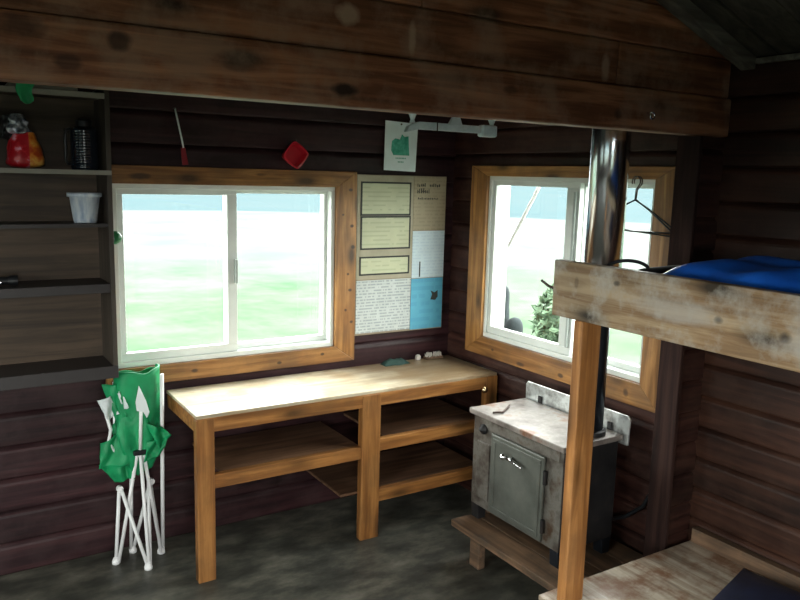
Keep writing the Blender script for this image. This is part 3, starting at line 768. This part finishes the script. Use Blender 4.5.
m = MB().prism([(-.150, 1.125), (-.115, 1.120), (-.098, 1.140), (-.100, 1.178), (-.122, 1.165), (-.150, 1.178), (-.138, 1.155)], 'y', -.0200, -.0188)
m.build('blot', 'ink', bp)

wc = thing('white_card', (-.375, -.012, 1.86), 'white card with green print hanging high on the wall near the corner', 'card')
MB().prism([(-.480, 2.128), (-.268, 2.120), (-.278, 1.857), (-.484, 1.862)], 'y', -.0150, -.0125).build('card_sheet', 'cardp', wc)
m = MB().prism([(-.436, 2.02), (-.415, 2.035), (-.385, 2.03), (-.372, 2.058), (-.355, 2.045), (-.330, 2.05), (-.322, 1.945), (-.425, 1.945), (-.440, 1.97)], 'y', -.0160, -.0149)
m.build('green_emblem', 'greenink', wc)
MB().lathe([(0, 0), (.005, 0), (.005, -.003), (0, -.004)], (-.378, -.0149, 2.112), 12, 'y').build('tack', 'rust', wc)
m = MB()
for x0, x1, z in ((-.410, -.345, 1.925), (-.395, -.360, 1.905)):
    x = x0
    while x < x1: m.box(x, x + .006, -.0158, -.0149, z, z + .007); x += .010
m.build('caption_marks', 'greenink', wc)

# metal bar under the header
hb = thing('hanging_bar', (-1.26, -1.715, 1.99), 'grey galvanised bar bracketed under the header beam above the notices', 'bar')
yb = -1.715
mb = MB().box(-1.395, -1.165, yb - .010, yb + .010, 1.968, 1.990)
mb.prism([(-1.440, 1.958), (-1.395, 1.968), (-1.395, 1.990), (-1.432, 1.976)], 'y', yb - .010, yb + .010)
mb.build('bar', 'galv', hb, bevel=.003)
MB().box(-1.163, -1.105, yb - .016, yb + .016, 1.958, 1.994).build('end_block', 'galv', hb, bevel=.006)
for x in (-1.415, -1.118):
    MB().lathe([(0, 1.986), (.009, 1.986), (.006, 1.995), (.009, 2.004), (.012, 2.0115), (0, 2.0115)], (x, yb, 0), 14).build('mount', 'galv', hb)
MB().prism([(-1.285, 1.9895), (-1.235, 1.9895), (-1.245, 2.0115), (-1.270, 2.0115)], 'y', yb - .006, yb + .006).build('mount', 'galv', hb, bevel=.002)
MB().box(-1.335, -1.331, yb - .0115, yb + .0115, 1.966, 1.992).build('band', 'chrome', hb)

# eye hook in the header
m = MB().tube([(-.475, -1.775, 2.072), (-.475, -1.80, 2.072)], .003, 8)
m.tube([(-.475 + .011 * math.sin(t), -1.800, 2.061 + .011 * math.cos(t)) for t in [i * 2 * PI * .85 / 16 for i in range(17)]], .0028, 8)
o = m.build('screw_hook', 'chrome', None, smooth=True, loc=(-.475, -1.775, 2.06))
tag(o, 'small curled metal hook screwed into the header beam right of the stove pipe', 'hook')

# wire coat hangers on a nail in the right casing
def hanger(name, label, xx, tilt):
    e = thing(name, (xx, -1.385, 1.856), label, 'coat hanger', 'wire hangers on the right window casing')
    z0 = 1.856
    L = []
    for i in range(13):
        a = PI * 1.15 - i * PI * 1.3 / 12
        L.append(V((xx, -1.385 + .022 * math.cos(a), z0 - .022 + .022 * math.sin(a))))
    L = L[::-1]
    hookpts = L + [V((xx, -1.387, 1.80)), V((xx, -1.385, 1.757))]
    c, s_ = math.cos(tilt), math.sin(tilt)
    def R_(p): 
        dy, dz = p[1] + 1.385, p[2] - z0
        return V((p[0], -1.385 + dy * c - dz * s_, z0 + dy * s_ + dz * c))
    MB().tube([R_(p) for p in hookpts], .0028, 8).build('hook', 'rust', e, smooth=True)
    tri = [(xx, -1.385, 1.757), (xx, -1.46, 1.722), (xx, -1.585, 1.650), (xx, -1.596, 1.638), (xx, -1.585, 1.628), (xx, -1.385, 1.622), (xx, -1.185, 1.628), (xx, -1.174, 1.638), (xx, -1.185, 1.650), (xx, -1.31, 1.722), (xx, -1.385, 1.757)]
    MB().tube([R_(p) for p in tri], .0036, 8).build('frame', 'black_plastic', e, smooth=True)
    return e
hanger('wire_hanger', 'dark wire coat hanger nearest the room on the right window casing', -.048, .0)
hanger('wire_hanger', 'dark wire coat hanger behind another, closest to the right window casing', -.034, .07)
MB_nail = MB().tube([(-.018, -1.385, 1.853), (-.062, -1.385, 1.856)], .0022, 8).build('nail', 'rust', None, loc=(-.02, -1.385, 1.853))
tag(MB_nail, 'thin nail in the top right casing holding the wire hangers', 'nail')

# bench odds and ends against the wall
def rag(u, v):
    x = -.50 + .17 * u; y = -.045 - .065 * v + .01 * math.sin(u * 9)
    h = max(0, 1 - abs(2 * u - 1) ** 3) * max(0, 1 - abs(2 * v - 1) ** 3)
    return V((x, y, TZ + .001 + h * (.030 + .018 * noise.noise(V((x * 30, y * 30, 0))))))
m = MB().grid(rag, 24, 12); m.grid(lambda u, v: V((rag(u, v).x, rag(u, v).y, TZ + .0008)), 3, 3)
o = m.build('work_glove', 'rag', None, smooth=True, loc=(-.36, -.11, TZ)); tag(o, 'crumpled dark green cloth at the back of the workbench below the notices', 'cloth')
br = thing('scrub_brush', (-.15, -.07, TZ), 'small pale bristled brush lying at the back right of the workbench', 'brush')
MB().box(-.205, -.085, -.082, -.042, TZ + .001, TZ + .016).build('handle', 'hearth', br, bevel=.004)
m = MB()
random.seed(5)
for i in range(60):
    x = random.uniform(-.2, -.09); y = random.uniform(-.079, -.045)
    m.tube([(x, y, TZ + .014), (x + random.uniform(-.006, .006), y + random.uniform(-.004, .004), TZ + .034 + random.uniform(-.003, .005))], .0022, 5)
m.build('bristles', 'bone', br)
o = MB().prism([(-.262, TZ + .001), (-.236, TZ + .001), (-.232, TZ + .020), (-.240, TZ + .032), (-.258, TZ + .028)], 'y', -.065, -.042).build('bottle_cap', 'bone', None, bevel=.003, loc=(-.25, -.07, TZ))
tag(o, 'tiny off white cap standing between the dark cloth and the brush', 'cap')

# ------------------------------------------------------------------ folded camp chair
ch = thing('folding_chair', (-1.87, -.17, 0), 'folded green camp chair with white tube legs left of the workbench', 'chair')
dyc = -.06
F1, F2, F3, F4 = V((-1.985, -.16, .008)), V((-1.868, -.285, .008)), V((-1.775, -.16, .008)), V((-1.890, -.085, .008))
H = V((-1.872, -.215, .545))            # hub under the cloth
J1 = V((-1.962, -.175, .375)); J2 = V((-1.815, -.155, .375))
def rod(a, b, r=.0085, nm='leg', mt='white_steel'):
    return MB().tube([a, b], r, 12).build(nm, mt, ch, smooth=True)
rod(F1, J1); rod(F2, J1 + V((.004, -.02, 0)))
rod(F1 + V((.01, -.012, 0)), H + V((-.014, 0, 0))); rod(F2 + V((.006, .004, 0)), H); rod(F3, H + V((.014, .004, 0)))
rod(F4, J2); rod(F3 + V((-.004, -.012, 0)), J2 + V((0, .016, 0))); rod(F2 + V((.012, .012, 0)), J2 + V((-.012, -.01, 0))); rod(F4 + V((-.008, 0, 0)), H + V((-.03, .05, -.02)))
rod(F3 + V((.010, .008, 0)), V((-1.768, -.222, .905)), .0095, 'back_pole')
rod(V((-1.96, -.10, .40)), V((-1.952, -.10, .86)), .009, 'back_pole')
rod(H, V((-1.868, -.240, .80)), .008, 'front_pole')
for f in (F1, F2, F3, F4):
    MB().lathe([(0, 0), (.018, 0), (.019, .012), (.012, .030), (0, .032)], (f.x, f.y, .0), 16).build('foot', 'white_steel', ch, smooth=True)
mb = MB().box(H.x - .034, H.x + .034, H.y - .020, H.y + .016, H.z - .008, H.z + .014)
mb.build('hub', 'black_plastic', ch, bevel=.005)
for j in (J1, J2): MB().lathe([(0, -.012), (.015, -.010), (.015, .010), (0, .012)], (j.x, j.y - .01, j.z), 14, 'y').build('joint', 'white_steel', ch)
# cloth: back panel wrapped round the poles
def back(u, v):
    # u across (0..1), v top to bottom
    w = .098 + .006 * math.sin(v * 5)
    a = PI * (1.12 - 1.24 * u)
    x = -1.862 + w * math.cos(a)
    y = -.150 - .065 * math.sin(a) * (1 - .2 * v)
    y += .012 * math.sin(u * 16 + v * 3) * (.3 + v)
    z = .930 - .40 * v + .004 * math.cos(u * PI) * (1 - v) * -1 - .018 * math.exp(-((u - .55) / .1) ** 2) * (1 - v)
    x += .008 * noise.noise(V((u * 4, v * 5, 0)))
    return V((x, y, z))
MB().grid(back, 40, 24).build('back_panel', 'green_cloth', ch, smooth=True, solid=.005)
def back2(u, v):
    p = back(u, v); return V((p.x * .96 + -1.862 * .04, -.150 + (-.150 - p.y) * .55, p.z - .012))
MB().grid(back2, 24, 14).build('rear_panel', 'green_cloth', ch, smooth=True, solid=.005)
# crumpled seat bunched in the middle
def seatc(cx, cy, cz, rx, ry, rz, seed, ptx=0):
    def fn(u, v):
        th = 2 * PI * u; ph = PI * (v - .5)
        d = V((math.cos(ph) * math.cos(th), math.cos(ph) * math.sin(th), math.sin(ph)))
        n = 1 + .20 * math.sin(th * 5 + seed + ph * 2) * math.cos(ph) + .22 * noise.noise(d * 2.2 + V((seed, 0, 0))) + .1 * noise.noise(d * 5 + V((0, seed, 0)))
        ex = 1 + .28 * max(0, d.x) ** 4 * (1 if ptx > 0 else 0) + .28 * max(0, -d.x) ** 4 * (1 if ptx < 0 else 0)
        return V((cx + d.x * rx * n * ex, cy + d.y * ry * n, cz + d.z * rz * n))
    return fn
m = MB(); m.grid(seatc(-1.868, -.165, .600, .095, .060, .165, 1), 48, 30)
m.build('seat', 'green_cloth', ch, smooth=True)
# corner flap sticking out right
def flap(pts, y0, folds, sd):
    A, B, C_, D = [V(p) for p in pts]
    def fn(u, v):
        p = A.lerp(B, u).lerp(D.lerp(C_, u), v)
        p.y += .014 * math.sin(u * folds + v * 4 + sd) + .012 * noise.noise(V((u * 3, v * 3, sd)))
        return p
    return fn
MB().grid(flap([(-1.85, -.255, .69), (-1.775, -.235, .655), (-1.732, -.215, .610), (-1.795, -.235, .56)], 0, 7, 1), 20, 16).build('seat_flap', 'green_cloth', ch, smooth=True, solid=.006)
MB().grid(flap([(-1.85, -.245, .60), (-1.742, -.222, .615), (-1.780, -.222, .53), (-1.86, -.240, .50)], 0, 6, 3), 20, 16).build('seat_flap', 'green_cloth', ch, smooth=True, solid=.006)
MB().grid(flap([(-2.030, -.150, .590), (-1.93, -.190, .66), (-1.90, -.225, .50), (-2.045, -.160, .480)], 0, 8, 2), 20, 16).build('seat_flap', 'green_cloth', ch, smooth=True, solid=.006)
MB().grid(flap([(-2.045, -.150, .495), (-1.93, -.185, .54), (-1.90, -.20, .42), (-1.975, -.160, .40)], 0, 8, 5), 20, 16).build('seat_flap', 'green_cloth', ch, smooth=True, solid=.006)
# arm strap on the left side: green with white patches
MB().grid(flap([(-2.015, -.150, .865), (-1.955, -.165, .870), (-1.925, -.195, .72), (-1.965, -.165, .70)], 0, 5, 1), 16, 16).build('arm_rest', 'green_cloth', ch, smooth=True, solid=.006)
MB().grid(flap([(-2.040, -.172, .800), (-1.990, -.185, .822), (-1.955, -.185, .735), (-2.000, -.170, .700)], 0, 4, 2), 12, 12).build('white_patch', 'white_cloth', ch, smooth=True, solid=.005)
MB().grid(flap([(-1.962, -.196, .835), (-1.945, -.198, .842), (-1.918, -.208, .765), (-1.935, -.204, .755)], 0, 4, 4), 8, 10).build('white_patch', 'white_cloth', ch, smooth=True, solid=.005)
MB().tube([(-2.02, -.172, .79), (-1.99, -.175, .66), (-2.00, -.165, .60), (-1.965, -.165, .53)], .008, 10).build('arm_tube', 'white_steel', ch, smooth=True)
ch.location.y += .035; ch.location.x += .015
# white arrow-shaped patch on the front
m = MB().prism([(-1.866, .875), (-1.836, .800), (-1.822, .745), (-1.834, .718), (-1.850, .750), (-1.878, .758), (-1.882, .80)], 'y', -.227, -.221)
m.build('white_patch', 'white_cloth', ch, bevel=.002)

# ------------------------------------------------------------------ outside
def ground_fn(u, v):
    a = 2 * PI * u; r = 160 * v ** 1.8
    d = max(0, r - 44) * .12
    return V((r * math.cos(a), r * math.sin(a), -.5 - min(d, 4) + (.06 * noise.noise(V((r * math.cos(a) * .3, r * math.sin(a) * .3, 0))) if r < 44 else 0)))
g = MB().grid(lambda u, v: ground_fn(u, v), 96, 60).build('ground', 'land', smooth=True); tag(g, kind='structure')
m = MB(); m.add([(900 * math.cos(2 * PI * i / 48), 900 * math.sin(2 * PI * i / 48), -1.2) for i in range(48)], [tuple(range(48))])
tag(m.build('lake', 'lake'), kind='structure')
# far hills
m = MB()
for cx, cy, L_, h in ((250, 330, 300, 16), (420, 120, 260, 22), (60, 420, 260, 12)):
    pass
def hill(u, v):
    a = -.6 + 2.4 * u; r = 520 + 60 * v
    h = (3 + 4 * (noise.noise(V((u * 6, 3, 0))) + .5)) * math.sin(v * PI)
    return V((r * math.cos(a), r * math.sin(a), -1.3 + h))
tag(MB().grid(hill, 80, 8).build('hills', 'hills', smooth=True), kind='structure')

def bush(name, label, c, r, h, mat, nleaf, seed, ls=.05):
    random.seed(seed)
    e = thing(name, c, label, 'shrub')
    m = MB()
    for i in range(nleaf):
        a = random.uniform(0, 2 * PI); t = random.random() ** .6; zz = random.random()
        rr_ = r * t * math.sin(PI * (.15 + .8 * zz)) ** .6
        p = V(c) + V((rr_ * math.cos(a), rr_ * math.sin(a), h * (.08 + .92 * zz)))
        u = V((random.gauss(0, 1), random.gauss(0, 1), random.gauss(0, 1))).normalized(); w = u.cross(V((random.gauss(0, 1), random.gauss(0, 1), random.gauss(0, 1)))).normalized()
        s_ = ls * random.uniform(.6, 1.3)
        m.add([p - u * s_, p + w * s_ * .45, p + u * s_, p - w * s_ * .45], [(0, 1, 2, 3)])
    m.build('foliage', mat, e)
    s = MB()
    for i in range(5):
        a = i * 1.3; s.tube([V(c), V(c) + V((r * .3 * math.cos(a), r * .3 * math.sin(a), h * .5)), V(c) + V((r * .5 * math.cos(a), r * .5 * math.sin(a), h * .85))], [.02, .014, .006], 6)
    s.build('stem', 'bark', e)
    return e
bush('leafy_shrub', 'green leafy shrub outside seen low through the left pane of the right window', (4.6, 3.65, -.5), .42, .95, 'leaf2', 1600, 3, .08)

# dark driftwood stump standing outside, close to the right window
dw = MB()
dw.tube([(.26, -.16, -.5), (.26, -.17, .55), (.26, -.18, 1.02), (.26, -.192, 1.10), (.26, -.185, 1.17), (.26, -.19, 1.215)], [.09, .075, .055, .034, .048, .018], 12)
dw.tube([(.26, -.20, .70), (.26, -.27, .93), (.26, -.31, 1.00), (.26, -.325, 1.035)], [.09, .075, .055, .020], 12)
o = dw.build('driftwood_stump', 'bark', None, smooth=True, loc=(.30, -.22, -.45), sub=1)
tag(o, 'dark jagged stump outside in the lower left corner of the right window', 'stump')
o = MB().tube([(.36, 1.20, -.5), (.35, -.318, 1.745), (.35, -.44, 1.93)], .010, 8).build('leaning_pole', 'polewood', None, smooth=True, loc=(.95, .78, -.45))
tag(o, 'thin grey pole leaning outside across the left pane of the right window', 'pole')

# ------------------------------------------------------------------ light
w = bpy.data.worlds.new('overcast_sky'); SC.world = w; w.use_nodes = True
nt = w.node_tree; bgn = nt.nodes['Background']
tc = nt.nodes.new('ShaderNodeTexCoord'); sp_ = nt.nodes.new('ShaderNodeSeparateXYZ')
nt.links.new(tc.outputs['Generated'], sp_.inputs[0])
c = ramp(nt, sp_.outputs['Z'], [(0, (.98, .98, .95)), (.5, (.98, .98, .96)), (1, (.95, .97, 1.0))])
nt.links.new(c, bgn.inputs['Color'])
bgn.inputs['Strength'].default_value = 17

def portal(loc, rot, sx, sy):
    l = bpy.data.lights.new('window_daylight', 'AREA'); l.shape = 'RECTANGLE'; l.size = sx; l.size_y = sy
    l.cycles.is_portal = True
    o = bpy.data.objects.new('window_daylight', l); COL.objects.link(o); o.location = loc; o.rotation_euler = rot
portal(((WA[0] + WA[1]) / 2, .10, (WA[2] + WA[3]) / 2), (-PI / 2, 0, 0), WA[1] - WA[0], WA[3] - WA[2])
portal((.10, (WB[0] + WB[1]) / 2, (WB[2] + WB[3]) / 2), (PI / 2, 0, PI / 2), WB[1] - WB[0], WB[3] - WB[2])
for Wq in (WL, WLA):
    portal((XL - .10, (Wq[0] + Wq[1]) / 2, (Wq[2] + Wq[3]) / 2), (PI / 2, 0, -PI / 2), Wq[1] - Wq[0], Wq[3] - Wq[2])
portal(((DB[0] + DB[1]) / 2, YB - .10, 1.05), (PI / 2, 0, 0), DB[1] - DB[0], 2.1)

# ------------------------------------------------------------------ camera
cam = bpy.data.cameras.new('camera'); co = bpy.data.objects.new('camera', cam); COL.objects.link(co)
yaw, pitch, roll, f = -0.568, -0.1607, 0.0266, 761.25
cam.sensor_width = 36; cam.lens = f * 36 / 800; cam.clip_start = .02; cam.clip_end = 2000
fw = V((-math.sin(yaw) * math.cos(pitch), math.cos(yaw) * math.cos(pitch), math.sin(pitch)))
r0 = V((math.cos(yaw), math.sin(yaw), 0)); u0 = r0.cross(fw)
rt = r0 * math.cos(roll) + u0 * math.sin(roll); up = -r0 * math.sin(roll) + u0 * math.cos(roll)
mw = Matrix((rt, up, -fw)).transposed().to_4x4(); mw.translation = V((-2.6634, -3.6296, 1.8291))
co.matrix_world = mw
SC.camera = co
SC.view_settings.view_transform = 'Standard'; SC.view_settings.look = 'None'
SC.view_settings.exposure = 0; SC.view_settings.gamma = 1; SC.view_settings.use_curve_mapping = False
SC.cycles.max_bounces = 10; SC.cycles.diffuse_bounces = 6; SC.cycles.transparent_max_bounces = 12
SC.cycles.sample_clamp_indirect = 6
